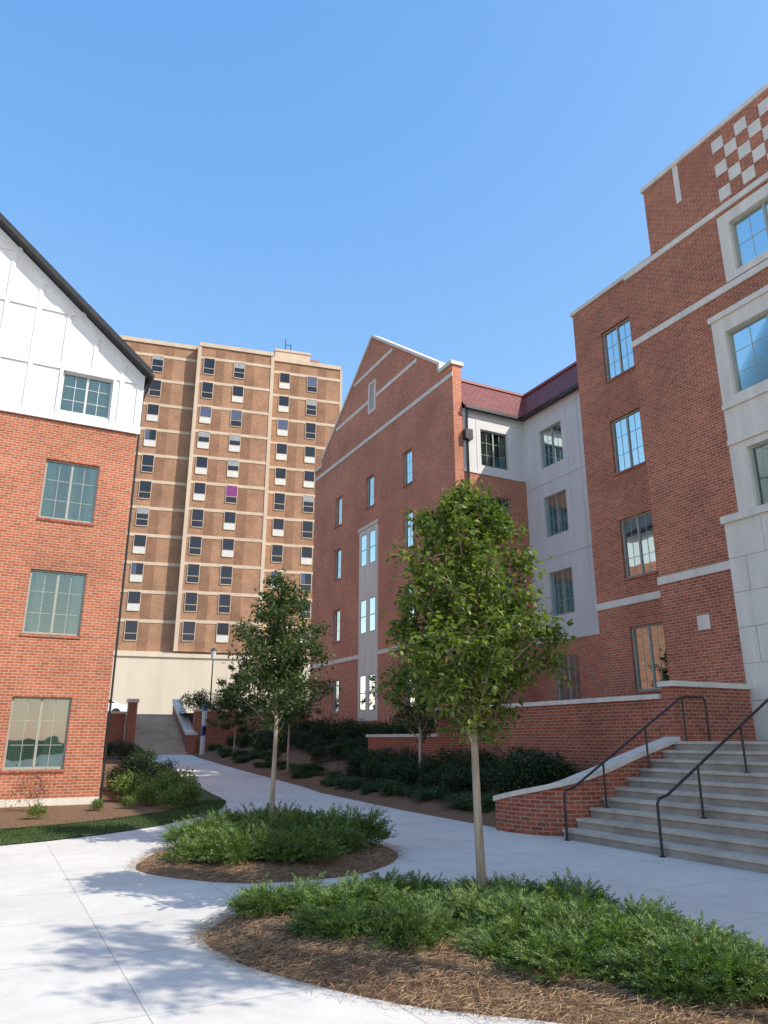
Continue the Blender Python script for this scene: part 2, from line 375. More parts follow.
for X in np.arange(-10.6,3.0,.86):
    top=rl(X)-.12
    if abs(X-2.9)<.2: continue
    segs=[(10.86,top)]
    if X>.4 and X<2.2: segs=[(12.45,top)]
    for a,b in segs:
        if b>a: bx(TR,ax,cc,X-.06,X+.06,-.04,0,a,b)
bx(TR,ax,cc,2.76,2.95,-.04,0,10.86,12.6)
for z in (12.36,14.2,15.9,17.4):
    xa=max(-10.8,-10.9+(z-12.62)/.849); xb=min(2.76,2.9-(z-12.62)/.849)
    bx(TR,ax,cc,xa,xb,-.046,0,z-.09,z+.09)
for a,b,z0,z1 in tops[:1]:
    bx(TR,ax,cc,a-.09,a,-.05,0,z0-.06,z1+.1); bx(TR,ax,cc,b,b+.09,-.05,0,z0-.06,z1+.1); bx(TR,ax,cc,a,b,-.05,0,z1,z1+.1)
TR.prism([(2.95,cc,12.55),(2.95,cc,12.3),(-4,cc,rl(-4)-.32),(-4,cc,rl(-4)-.03)],(0,-.052,0))
TR.prism([(-10.95,cc,12.55),(-10.95,cc,12.3),(-4,cc,rl(-4)-.32),(-4,cc,rl(-4)-.03)],(0,-.052,0))
TR.build('white_battens_and_trim',M_whitepanel,E)
for i,o in enumerate(ops):
    win.add(ax,c,*o,curt=([(0,.3),(.62,1)] if i%3==0 else [(.1,.3),(.8,1)] if i%3==1 else [(0,.2),(.45,.62),(.85,1)]))
winw.add(ax,c-.03,*tops[0],curt=[(.0,.2),(.5,.9)],sill=False)
win.build(E,M_frame,gm=M_glassL); winw.build(E,M_framew,gm=M_glassL)
RF=MB(); dy0,dy1=21.72,40.3
def roofside(xe,ze,xr,zr,t=.2):
    RF.prism([(xe,dy0,ze),(xr,dy0,zr),(xr,dy0,zr+t),(xe,dy0,ze+t)],(0,dy1-dy0,0))
roofside(3.12,12.46,-4,12.46+.849*7.12); roofside(-11.12,12.46,-4.001,12.46+.849*7.12)
RF.build('roof',plain('dark_shingle',(.03,.03,.033),.8,6,.3,.3),E)
d=MB(); d.tube([(3.0,22.3,12.3),(2.96,22.2,11.9),(2.96,22.2,.15),(3.0,22.0,.05)],.03,8); d.tube([(3.14,21.75,12.5),(3.14,40,12.5)],.06,6)
d.build('downspout_and_gutter',M_black,E)
s=MB(); bx(s,'y',22.15,-10.9,2.9,-.03,0,0,.22); s.build('foundation_course',M_stone,E)

# ================================================================= RIGHT BUILDING (A + B blocks)
E=empty('brick_dormitory_with_entrance_bay',(20,5,0))
W=MB(); ST=MB(); win=Win()
A=16.5; B=15.0
la=[(12.85,14.65),(9.65,11.45),(6.3,8.15),(3.0,4.85)]
opsA=[(14.88,16.15,a,b) for a,b in la]
facade(W,'x',A,13.5,17.4,0,16,opsA)
W.box(A+.7,30,13.5,17.4,0,15.9); W.poly([(A,17.4,0),(A+.7,17.4,0),(A+.7,17.4,16),(A,17.4,16)])
for i,o in enumerate(opsA): win.add('x',A,*o,curt=[[(.0,.4)],[(.6,1)],[(0,.4),(.9,1)],[(0,.3)]][i])
bayw=[(7.4,10.55,9.65,11.35),(7.4,10.45,6.35,8.25),(7.4,10.0,12.8,14.2)]
facade(W,'x',B,-6.9,13.5,0,14.62,[(6.9,10.9,5.9,11.75),(6.9,10.3,12.62,14.5)],depth=.05)
facade(W,'x',B,-6.9,12.5,14.62,17.0,[])
W.poly([(B,13.5,0),(A,13.5,0),(A,13.5,14.62),(B,13.5,14.62)])
W.poly([(B,-6.9,0),(30,-6.9,0),(30,-6.9,17),(B,-6.9,17)])
W.poly([(B,12.5,14.62),(30,12.5,14.62),(30,12.5,17),(B,12.5,17)])
W.poly([(B,12.5,14.62),(30,12.5,14.62),(30,13.5,14.62),(B,13.5,14.62)])
W.box(B+1.1,29.9,-6.8,12.45,0,16.9)
W.build('brick_walls',M_brickR,E)
ST.box(A-.06,A+.35,13.3,17.46,16.0,16.14); ST.box(A+.35,30,17.1,17.46,16,16.14); ST.box(A+.35,30,13.3,17.1,15.9,16.02)
ST.box(B-.06,B+.35,-7,12.56,17.0,17.14); ST.box(B+.35,30,12.2,12.56,17,17.14); ST.box(B+.35,30,-7,12.2,16.9,17.02)
ST.box(B-.05,B+.02,-6.9,13.53,14.62,14.78)
ST.box(B-.035,B+.02,-6.9,6.9,12.4,12.58);ST.box(B-.035,B+.02,6.9,13.53,12.4,12.58)
ST.box(B-.03,B+.02,11.25,13.53,5.5,5.7)
ST.box(A-.03,A+.02,13.5,17.43,5.52,5.72)
ST.box(B-.02,B+.01,12.1,12.45,4.2,4.55)
ST.box(B-.02,B+.01,11.25,11.42,15.8,17.0)
facade(ST,'x',B-.04,6.9,10.9,5.9,11.75,[bayw[0],bayw[1]])
facade(ST,'x',B-.04,6.9,10.3,12.6,14.5,[bayw[2]])
for (a,b,z0,z1) in ((6.9,10.9,5.9,11.75),(6.9,10.3,12.6,14.5)):
    ST.poly([(B-.04,b,z0),(B+.05,b,z0),(B+.05,b,z1),(B-.04,b,z1)])
ST.box(B-.09,B-.04,6.85,10.95,11.75,11.9)
ST.box(B-.09,B-.05,6.9,10.9,8.42,8.55); ST.box(B-.09,B-.05,6.9,10.9,9.35,9.48)
ST.box(B-.14,B+.1,6.2,11.25,1.66,6.55); ST.box(B-.2,B+.1,6.15,11.3,6.55,6.72)
for i in range(12):
    for j in range(5):
        if (i+j)%2==0:
            ST.box(B-.02,B+.01,10.15-.35*(i+1)+.008,10.15-.35*i-.008,14.92+.375*j+.008,14.92+.375*(j+1)-.008)
ST.build('limestone_trim',M_stone,E)
JT=MB()
for z in (2.5,3.3,4.1,4.9,5.7): JT.box(B-.143,B-.139,6.2,11.24,z-.007,z+.007)
for k,z in enumerate((1.7,2.5,3.3,4.1,4.9,5.7)):
    for yy in np.arange(6.8+(.5 if k%2 else 0),11.1,1.0): JT.box(B-.1425,B-.139,yy-.006,yy+.006,z+.01,min(z+.79,6.5))
JT.build('stone_joints',M_riser,E)
for i,o in enumerate(bayw): win.add('x',B-.04,*o,cols=3,mun=(2,3 if i<2 else 2),sill=False,curt=[(0,.15)],depth=.16)
win.build(E,M_frame,M_brickW)

# ================================================================= MIDDLE BUILDING (M) + recess
E=empty('brick_gabled_dormitory_with_recess',(22,32,0))
W=MB(); ST=MB(); OP=MB(); RF=MB(); win=Win()
X0=16.0; Ya,Yb=24.5,40.2; Yc=32.35; PK=22.8; zp=17.1
lm=[(13.1,14.8),(10.05,11.75),(6.65,8.35),(2.95,4.65)]
opsM=[(cy-.45,cy+.45,a,b) for cy in (28.6,36.6) for a,b in lm]+[(32.6-.45,32.6+.45,*lm[0])]
facade(W,'x',X0,Ya,Yb,0,zp,opsM)
W.poly([(X0,25.5,zp),(X0,39.2,zp),(X0,39.2,zp+.7),(X0,Yc,PK),(X0,25.5,zp+.7)])
W.poly([(X0,Ya,zp),(X0,25.5,zp),(X0,25.5,zp+.3),(X0,Ya,zp+.3)]);W.poly([(X0,Yb,zp),(X0,39.2,zp),(X0,39.2,zp+.3),(X0,Yb,zp+.3)])
W.poly([(X0+.45,25.5,zp-.5),(X0+.45,39.2,zp-.5),(X0+.45,39.2,zp+.7),(X0+.45,Yc,PK),(X0+.45,25.5,zp+.7)])
W.poly([(X0,Ya,12.5),(X0+.45,Ya,12.5),(X0+.45,Ya,zp+.3),(X0,Ya,zp+.3)])
facade(W,'y',Ya,X0,19.7,0,12.5,[(17.3,18.8,9.9,11.6),(17.3,18.8,6.6,8.3)])
facade(W,'x',19.7,17.4,Ya,0,5.4,[(22.0,23.4,3.0,4.8)])
W.box(X0+.8,30,25.2,Yb,0,15.4); 
W.build('brick_walls',M_brickM,E)
def rake(y0,z0,y1,z1,t=.16,w0=-.08,w1=.5):
    ST.prism([(X0+w0,y0,z0),(X0+w0,y1,z1),(X0+w0,y1,z1+t),(X0+w0,y0,z0+t)],(w1-w0,0,0))
rake(25.45,zp+.68,Yc,PK); rake(39.25,zp+.68,Yc+.001,PK)
ST.box(X0-.1,X0+.55,Ya-.08,25.5,zp+.3,zp+.48); ST.box(X0-.1,X0+.55,39.2,Yb+.08,zp+.3,zp+.48)
ST.box(X0-.09,X0+.5,25.42,25.6,zp+.48,zp+.86)
ST.box(X0-.03,X0+.01,Ya-.03,Yb,16.83,17.03)
def hw(z): return (PK-z)/.73
for z,gap in ((19.1,.45),(20.9,0)):
    q=hw(z+.1)-.15
    if gap: ST.box(X0-.03,X0+.01,Yc-q,Yc-gap,z-.1,z+.1); ST.box(X0-.03,X0+.01,Yc+gap,Yc+q,z-.1,z+.1)
    else: ST.box(X0-.03,X0+.01,Yc-q,Yc+q,z-.1,z+.1)
for a in (-1,1): ST.box(X0-.05,X0+.01,Yc+a*.36-.08,Yc+a*.36+.08,18.3,20.1)
ST.box(X0-.05,X0+.01,Yc-.28,Yc+.28,18.3,18.44);ST.box(X0-.05,X0+.01,Yc-.28,Yc+.28,19.96,20.1)
ST.box(X0-.03,X0+.01,Ya-.03,31.6,5.5,5.7); ST.box(X0-.03,X0+.01,33.7,Yb,5.5,5.7)
so=[]
for a,b in lm[1:]:
    so+=[(31.8,32.5,a,b),(32.8,33.5,a,b)]
facade(ST,'x',X0-.05,31.6,33.7,2.5,12.0,so,depth=.06)
ST.poly([(X0-.05,31.6,2.5),(X0,31.6,2.5),(X0,31.6,12),(X0-.05,31.6,12)]); ST.box(X0-.1,X0-.04,31.5,33.8,12,12.15)
ST.build('limestone_trim',M_stone,E)
IN=MB(); bx(IN,'x',X0,31.62,33.68,-.03,-.012,2.55,11.95); IN.build('strip_backing',M_dark,E)
LV=MB()
for k in range(13): LV.prism([(X0-.03,Yc-.28,18.46+k*.115),(X0+.0,Yc-.28,18.54+k*.115),(X0-.005,Yc-.28,18.46+k*.115)],(0,.56,0))
LV.build('louvre_vent',M_framew,E)
facade(OP,'y',Ya-.01,X0+.46,19.7,12.5,15.4,[(17.35,18.8,12.9,14.6)])
opsR=[(22.0,23.4,a,b) for a,b in ((12.75,14.5),(9.7,11.45),(6.4,8.2))]
facade(OP,'x',19.69,17.4,Ya,5.4,15.4,opsR)
for z in (5.45,8.85,12.1,15.1): bx(OP,'x',19.69,17.4,Ya-.02,-.025,0,z-.05,z+.05)
for yy in (18.2,19.6,21.0,21.7,23.7): bx(OP,'x',19.69,yy-.02,yy+.02,-.018,0,5.5,15.05)
for z in (12.55,15.1): bx(OP,'y',Ya-.01,X0+.46,19.66,-.03,0,z-.06,z+.06)
for xx in (17.15,19.0): bx(OP,'y',Ya-.01,xx-.02,xx+.02,-.018,0,12.61,15.04)
OP.build('offwhite_panels',M_offpanel,E)
RF.poly([(16.45,24.3,15.45),(19.5,24.3,15.45),(20.6,25.4,17.2),(16.45,25.4,17.2)])
RF.poly([(19.5,24.3,15.45),(19.5,17.4,15.45),(20.6,17.4,17.2),(20.6,25.4,17.2)])
RF.poly([(16.45,25.4,17.2),(20.6,25.4,17.2),(30,25.4,17.25),(30,40.2,17.25),(16.45,40.2,17.2)])
RF.poly([(20.6,17.4,17.2),(30,17.4,17.2),(30,25.4,17.25),(20.6,25.4,17.2)])
RF.poly([(16.45,Yb,15.4),(30,Yb,15.4),(30,40.2,17.2),(16.45,40.2,17.2)])
RF.build('maroon_tile_roof',M_roof,E)
RG=MB(); RG.box(16.46,20.7,25.33,25.47,17.2,17.32); RG.box(20.53,20.67,17.45,25.33,17.2,17.32)
RG.build('roof_ridge_cap',plain('ridge_tile',(.26,.07,.06),.5,5,.2,.1),E)
GT=MB(); GT.box(16.46,19.5,24.2,24.32,15.33,15.47); GT.box(19.38,19.52,17.4,24.2,15.33,15.47)
GT.tube([(16.6,24.36,15.35),(16.6,24.4,14.9),(16.6,24.4,2.0)],.055,8); GT.box(16.42,16.78,24.22,24.48,13.9,14.35)
GT.build('gutter_and_downspout',M_black,E)
for i,o in enumerate(opsM): win.add('x',X0,*o,cols=1,mun=(2,3),curt=[(0,.3)] if i%2 else [])
for i,(a,b,z0,z1) in enumerate(so):
    # shallow windows set in the stone strip: frame + glass directly on the dark backing
    c_=X0-.05
    bx(win.fr,'x',c_,a,a+.05,.0,.018,z0,z1);bx(win.fr,'x',c_,b-.05,b,.0,.018,z0,z1);bx(win.fr,'x',c_,a+.05,b-.05,.0,.018,z0,z0+.06);bx(win.fr,'x',c_,a+.05,b-.05,.0,.018,z1-.05,z1)
    bx(win.fr,'x',c_,a+.05,b-.05,.002,.016,(z0+z1)/2-.02,(z0+z1)/2+.02)
    win.gl.poly([P('x',c_,a,.012,z0),P('x',c_,b,.012,z0),P('x',c_,b,.012,z1),P('x',c_,a,.012,z1)])
for o in opsR: win.add('x',19.69,*o,curt=[(0,.25),(.7,1)],sill=False)
win.add('x',19.7,22.0,23.4,3.0,4.8,curt=[(.3,1)])
win.add('y',Ya-.01,17.35,18.8,12.9,14.6,curt=[(.0,.45),(.8,1)],sill=False)
win.add('y',Ya,17.3,18.8,9.9,11.6);win.add('y',Ya,17.3,18.8,6.6,8.3)
win.build(E,M_frame,M_brickW)

# ================================================================= TERRACE, WALLS, STAIR
E=empty('terrace_retaining_wall',(12.6,16,0))
W=MB(); ST=MB()
W.box(12.5,12.8,11.5,20.5,0,2.5); W.box(12.5,12.8,20.5,25.5,0,1.75); W.box(12.8,16.0,25.2,25.5,0,1.75)
W.box(12.5,15.0,11.2,11.5,0,2.74)
W.build('brick_body',M_brickW,E)
ST.box(12.44,12.86,11.56,20.56,2.5,2.6); ST.box(12.44,12.86,20.56,25.56,1.75,1.85); ST.box(12.86,16,25.14,25.56,1.75,1.85)
ST.box(12.44,15.0,11.14,11.56,2.74,2.85)
ST.build('limestone_cap',M_stone,E)
t=MB(); t.poly([(12.8,-5,1.65),(20,-5,1.65),(20,25.2,1.65),(12.8,25.2,1.65)]); t.build('terrace_pavement',M_conc)
E=empty('curved_cheek_wall',(10.5,11.4,0))
cp=catmull([(9.22,12.83,.62),(9.27,12.3,.74),(9.45,11.8,.86),(9.85,11.45,1.0),(10.5,11.35,1.18),(11.3,11.35,1.42),(12.5,11.35,1.74)],5,False)
def ribbon(path,w,zb,zt):
    mb=MB(); n=len(path); vs=[]
    for i,p_ in enumerate(path):
        a=path[max(i-1,0)];b=path[min(i+1,n-1)]; t_=np.array([b[0]-a[0],b[1]-a[1]]);t_/=np.linalg.norm(t_); nn=np.array([-t_[1],t_[0]])*w/2
        z0=zb(p_); z1=zt(p_)
        vs+=[(p_[0]-nn[0],p_[1]-nn[1],z0),(p_[0]+nn[0],p_[1]+nn[1],z0),(p_[0]+nn[0],p_[1]+nn[1],z1),(p_[0]-nn[0],p_[1]-nn[1],z1)]
    mb.v=vs
    for i in range(n-1):
        a=i*4;b=a+4
        for k in range(4): mb.f.append((a+k,a+(k+1)%4,b+(k+1)%4,b+k))
    mb.f.append((0,3,2,1)); e=(n-1)*4; mb.f.append((e,e+1,e+2,e+3)); return mb
ribbon(cp,.29,lambda p:-.05,lambda p:p[2]-.09).build('brick_body',M_brickW,E)
ribbon(cp,.40,lambda p:p[2]-.09,lambda p:p[2]).build('limestone_cap',M_stone,E)
E=empty('entrance_staircase',(11,4,0))
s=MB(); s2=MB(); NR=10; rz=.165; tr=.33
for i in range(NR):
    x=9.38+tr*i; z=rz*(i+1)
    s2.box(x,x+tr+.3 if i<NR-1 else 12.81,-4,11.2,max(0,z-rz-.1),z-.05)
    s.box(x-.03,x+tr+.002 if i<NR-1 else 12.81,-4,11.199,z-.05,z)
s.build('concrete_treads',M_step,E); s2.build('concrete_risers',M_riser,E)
def rail(y,x0=9.3,n=4):
    E=empty('stair_handrail',(x0,y,0)); r=MB()
    def gz_(x): return 0 if x<9.38 else min(1.65,rz*(math.floor((x-9.38)/tr)+1))
    H=.84
    pts=[(x0-.02,y,.02),(x0-.02,y,H-.1),(x0+.03,y,H-.02),(x0+.12,y,H+.0),(x0+.22,y,H+.03)]
    pts+=[(12.45,y,1.65+H),(12.6,y,1.65+H+.03),(13.1,y,1.65+H+.03),(13.17,y,1.65+H-.04),(13.17,y,1.66)]
    r.tube(pts,.023,8)
    sl=(1.65+H-(H+.03))/(12.45-(x0+.22))
    for x in (10.25,11.4,12.5):
        zt=H+.03+sl*(x-x0-.22); r.tube([(x,y,gz_(x)),(x,y,min(zt,1.65+H))],.02,8)
    for x in (x0-.02,10.25,11.4,12.5,13.17): r.tube([(x,y,gz_(x)),(x,y,gz_(x)+.015)],.05,12)
    r.build('rail_and_posts',M_black,E,smooth=False)
rail(11.0); rail(8.86); rail(6.6); rail(4.3)

# ================================================================= BACKGROUND STAIR
E=empty('garden_stair',(9.15,48,.8))
s=MB(); n=15; 
for i in range(n):
    z0=.8+.16*i; y=46+.31*i; s.box(S0,S1,y,50.75,z0 if i else .7,z0+.16)
s.build('steps',plain('stair_concrete',(.50,.43,.35),.9,1.5,.2,.2),E)
W=MB();C=MB()
xa=S1
W.prism([(xa,45.9,.6),(xa,51,.6),(xa,51,4.0),(xa,46.6,1.9),(xa,45.9,1.9)],(.45,0,0))
C.prism([(xa-.06,45.82,1.9),(xa-.06,46.6,1.9),(xa-.06,51.05,4.02),(xa-.06,51.05,4.2),(xa-.06,46.55,2.06),(xa-.06,45.82,2.06)],(.57,0,0))
xa=S0-.35
W.prism([(xa,46.3,.6),(xa,51,.6),(xa,51,3.15),(xa,46.3,1.2)],(.35,0,0)); C.prism([(xa-.04,46.3,1.2),(xa-.04,51,3.16),(xa-.04,51,3.28),(xa-.04,46.3,1.32)],(.43,0,0))
W.box(S0-.48,S0,45.8,46.28,.6,3.7); C.box(S0-.55,S0+.07,45.73,46.35,3.7,3.9)
W.build('brick_cheek_walls',M_brickW,E); C.build('limestone_caps',M_stone,E)
E=empty('brick_retaining_wall',(0,47,.8))
W=MB();C=MB()
W.box(-20,S0-.46,46.8,47.1,.6,3.1); C.box(-20,S0-.46,46.75,47.15,3.1,3.22)
W.box(S1+.46,40,46.8,47.1,.6,3.3); C.box(S1+.46,40,46.75,47.15,3.3,3.42)
W.build('brick_body',M_brickW,E); C.build('limestone_cap',M_stone,E)

# ================================================================= TOWER
E=empty('high_rise_apartment_tower',(9.7,81.4,3.2),math.radians(-10.6))
TW=MB();TB=MB();TC=MB();TG=MB();TF=MB();TP=MB();TCu=MB();TA=MB();TV=MB();TU=MB()
HT=42.8
segs=[(-4,7.0,0,[2.4,-1.5]),(7.0,15.6,-1.1,[8.2,11.7]),(15.6,24.2,0,[17.3,20.7])]
for (u0,u1,dy,cw) in segs:
    TW.box(u0,u1,dy,16,7.2,HT)
    TC.box(u0-.1,u1+.1,dy-.15,16.1,HT,HT+.5)
    for k in range(12):
        z=HT-1.1-3.1*k+.0
        TC.box(u0,u1,dy-.05,dy,z-.0-3.1+2.58,z-3.1+2.92) if k<11 else None
    for x in cw:
        TB.box(x+.75,x+1.75,dy-.03,dy,7.2,HT)
        for k in range(11):
            zc=40.3-3.1*k
            TG.box(x-.6,x+.6,dy-.06,dy-.02,zc-.25,zc+1.0)
            TF.box(x-.66,x-.6,dy-.09,dy,zc-1.0,zc+1.06);TF.box(x+.6,x+.66,dy-.09,dy,zc-1.0,zc+1.06)
            TF.box(x-.6,x+.6,dy-.09,dy,zc+1.0,zc+1.06); TF.box(x-.6,x+.6,dy-.09,dy,zc-.31,zc-.25)
            if random.random()<.38: TCu.box(x-.6,x+.6,dy-.075,dy-.01,zc-.98,zc-.31)
            else: TG.box(x-.6,x+.6,dy-.06,dy-.02,zc-.98,zc-.31)
            TF.box(x-.6,x+.6,dy-.09,dy,zc-1.06,zc-.98)
            r_=random.random()
            if x==11.7 and k==5: TV.box(x-.58,x+.58,dy-.07,dy-.02,zc-.23,zc+.98)
            elif r_<.22: TA.box(x-.58,x+.58,dy-.068,dy-.02,zc+random.uniform(.2,.6),zc+.98)
            elif r_<.36: TU.box(x-.58,x+random.choice((-.1,.58)),dy-.068,dy-.02,zc-.2,zc+.98)
for x in (7.0,15.6):
    TC.box(x-.2,x+.2,-1.18,0,7.2,HT+.1)
TC.box(-4,24.3,-.2,0,6.9,7.2); TC.box(24.2,24.5,-.06,.5,7.2,HT)
TP.box(-14,26,-1.6,16,0,6.9)
TP.box(-14,26,-1.75,-1.6,6.5,6.9)
TC.box(16.2,20.6,1.5,8,HT+.5,HT+2.3); TC.box(16.1,20.7,1.4,8.1,HT+2.3,HT+2.6); TW.box(20.6,22,1.8,8,HT+.5,HT+1.9)
an=MB(); an.tube([(17.5,2,HT+2.6),(17.5,2,HT+4.4)],.05,6); an.tube([(18.2,2,HT+2.6),(18.2,2,HT+3.8)],.05,6); an.tube([(17.5,2,HT+3.6),(18.2,2,HT+3.6)],.04,6)
grey=plain('blind_grey',(.3,.31,.32),.6,3,.2,0)
for mb,nm,mt in ((TW,'brick_body',M_tbrick),(TB,'dark_brick_strips',M_tbrick2),(TC,'tan_concrete_bands',M_tan),(TG,'window_glass',M_tglass),(TF,'window_frames',M_tan),(TP,'cream_plinth',M_cream),(TCu,'window_panels',M_framew),(TA,'window_blinds',grey),(TV,'purple_curtain',plain('purple_curtain',(.22,.04,.20),.8,3,.2,0)),(TU,'blue_curtains',plain('blue_curtain',(.07,.10,.19),.7,3,.3,0)),(an,'antennas',M_black)):
    mb.build(nm,mt,E,local=True)

# ================================================================= SMALL OBJECTS
E=empty('parked_car',(6.9,60,3.21))
prof=[(-2.2,.35),(-2.25,.6),(-2.1,.85),(-1.2,.98),(1.35,1.0),(2.1,.92),(2.25,.65),(2.2,.35)]
b=MB(); b.prism([(x,-.87,z) for x,z in prof],(0,1.74,0))
o=b.build('body',plain('white_car_paint',(.75,.76,.78),.25,2,.03,0),E,local=True)
m=o.modifiers.new('bev','BEVEL'); m.width=.07;m.segments=3
b=MB(); cab=[(-1.35,.97),(-.65,1.42),(.75,1.45),(1.5,.99)]; b.prism([(x,-.76,z) for x,z in cab],(0,1.52,0))
b.build('roof_cabin',bpy.data.materials['white_car_paint'],E,local=True)
b=MB(); gw=[(-1.2,1.0),(-.62,1.36),(.0,1.38),(.0,1.0)]; b.prism([(x,-.775,z) for x,z in gw],(0,1.55,0)); gw=[(.08,1.0),(.08,1.38),(.7,1.38),(1.32,1.0)]; b.prism([(x,-.775,z) for x,z in gw],(0,1.55,0))
b.build('side_windows',M_tglass,E,local=True)
b=MB()
for x in (-1.4,1.4):
    for y in (-.9,.7): b.tube([(x,y,.32),(x,y+.2,.32)],.32,18)
b.build('tyres',M_black,E,local=True)
E=empty('emergency_call_post',(11.2,44.5,h(44.5)))
b=MB(); b.tube([(0,0,0),(0,0,2.5)],.14,14); b.build('white_post',M_framew,E,local=True,smooth=False)
b=MB(); b.tube([(0,0,2.5),(0,0,2.62),(0,0,2.85),(0,0,2.9)],[.15,.15,.13,.05],14); b.tube([(0,0,1.1),(0,0,1.7)],.146,14)
b.build('blue_beacon_and_band',plain('blue_plastic',(.05,.16,.45),.4,3,.1,0),E,local=True)
b=MB(); b.box(-.1,.1,-.19,-.1,1.2,1.6); b.build('phone_box',M_black,E,local=True)
E=empty('street_lamp',(12.9,50,3.2))
b=MB(); b.tube([(0,0,0),(0,0,.3),(0,0,.32),(0,0,3.6)],[.09,.09,.05,.04],10); b.tube([(0,0,4.15),(0,0,4.2),(0,0,4.35)],[.24,.22,.03],10); b.build('pole_and_cap',M_black,E,local=True)
b=MB(); b.tube([(0,0,3.6),(0,0,4.15)],[.12,.2],10); b.build('lantern_glass',M_framew,E,local=True)

# ================================================================= VEGETATION
def leaf_arrays(C,size,R,droop=.3,fold=.25,aspect=.6):
    n=len(C); a=R.uniform(0,2*np.pi,n); el=R.normal(-droop,.5,n)
    d=np.stack([np.cos(a)*np.cos(el),np.sin(a)*np.cos(el),np.sin(el)],1)
    up=R.normal(0,.45,(n,3)); up[:,2]+=1
    s=np.cross(d,up); s/=np.linalg.norm(s,axis=1)[:,None]+1e-9; nn=np.cross(s,d)
    sz=(size*R.uniform(.6,1.25,n))[:,None]
    p0=C; p2=C+d*sz; mid=C+d*sz*.42
    p1=mid+s*sz*aspect*.5+nn*sz*fold*.4; p3=mid-s*sz*aspect*.5+nn*sz*fold*.4
    V=np.stack([p0,p1,p2,p3],1).reshape(-1,3)
    F=[(4*i,4*i+1,4*i+2,4*i+3) for i in range(n)]
    return V,F
def fastmesh(name,V,F,mat):
    me=bpy.data.meshes.new(name); me.from_pydata(V.tolist(),[],F); me.update(); me.materials.append(mat); return me
def tree(loc,H,z0,Rm,seed,mat,leaf=.075,nb=30,dens=1.0,lean=(0,0),tr0=.047,prof=None):
    R=np.random.default_rng(seed); E=empty('young_maple_tree',loc)
    prof=prof or [(0,.42),(.1,.78),(.28,1.0),(.5,.92),(.7,.66),(.86,.40),(1,.08)]
    pr=lambda t: float(np.interp(t,[q[0] for q in prof],[q[1] for q in prof]))*Rm
    mb=MB()
    tp=[]; n=14
    for i in range(n+1):
        t=i/n; z=t*H*.96; tp.append(np.array([lean[0]*t+.03*math.sin(3*t*3+seed)*t*1.3,lean[1]*t+.03*math.cos(2.3*t*3+seed)*t*1.3,z]))
    mb.tube(tp,[tr0*(1.35 if i==0 else 1)*(1-.85*i/n)+.004 for i in range(n+1)],10)
    def trunk(z): 
        t=min(max(z/(H*.96),0),1)*n; i=min(int(t),n-1); return tp[i]+(tp[i+1]-tp[i])*(t-i)
    C=[]; az=R.uniform(0,6.28)
    for b in range(nb):
        t=(b+.5)/nb; zs=z0-.15+(H*.9-z0)*t**.95; az+=2.4+R.normal(0,.35)
        ze=min(zs+R.uniform(.3,.75)*(1.1-.4*t)+.1,H); te=np.clip((ze-z0)/(H-z0),0,1)
        rr=pr(te)*R.uniform(.66,1.1)
        s=trunk(zs); e=trunk(min(ze,H*.95))+np.array([math.cos(az)*rr,math.sin(az)*rr,0]); e[2]=ze
        mid=(s+e)/2+np.array([0,0,R.uniform(-.02,.14)])
        bp=[s,(s+mid)/2+np.array([0,0,-.02]),mid,(mid+e)/2+np.array([0,0,.02]),e]
        r0=.018*(1-.6*t); mb.tube(bp,[r0,r0*.8,r0*.6,r0*.4,.003],6,False)
        L_=np.linalg.norm(e-s); nt_=max(5,int(11*L_))
        for k in range(nt_):
            q=R.uniform(.2,1.0); i=min(int(q*4),3); base=bp[i]+(bp[i+1]-bp[i])*(q*4-i)
            dr=R.normal(0,1,3); dr[2]=dr[2]*.6+.05; dr/=np.linalg.norm(dr); tl=R.uniform(.12,.34)*(1.0 if t<.8 else .6)
            tip=base+dr*tl; mb.tube([base,(base+tip)/2+np.array([0,0,.02]),tip],[.005,.004,.002],4,False)
            m_=int(R.uniform(18,36)*dens)
            tt=R.uniform(.15,1.1,m_)[:,None]; C.append(base+(tip-base)*tt+R.normal(0,.06,(m_,3)))
        m_=int(20*dens); C.append(e+R.normal(0,.08,(m_,3)))
    mb.build('trunk_and_branches',M_bark,E,local=True,smooth=True)
    C=np.concatenate(C); V,F=leaf_arrays(C,leaf,R,.35)
    o=bpy.data.objects.new('foliage',fastmesh('foliage',V,F,mat)); COL.objects.link(o); o.parent=E
    return E
tree((4.72,6.95,.1),4.72-.1,1.62,1.05,11,M_leaf,.085,44,1.35,lean=(-.10,.05))
tree((4.5,12.87,.1),4.55,1.75,1.05,5,M_leaf2,.085,36,1.15)
tree((11.3,19.6,rbz(11.3,19.6)),4.6,1.3,1.15,23,M_leaf2,.09,30,1.0)
tree((10.9,29.5,rbz(10.9,29.5)),5.0,1.6,1.3,41,M_leaf2,.11,26,.8)
tree((11.6,39.5,rbz(11.6,39.5)),4.8,1.2,1.6,43,M_leaf2,.13,26,.8)
tree((6.35,1.1,0),8.2,5.0,1.35,47,M_leaf,.09,22,.6,tr0=.08)   # stands beside the plaza, right of the view

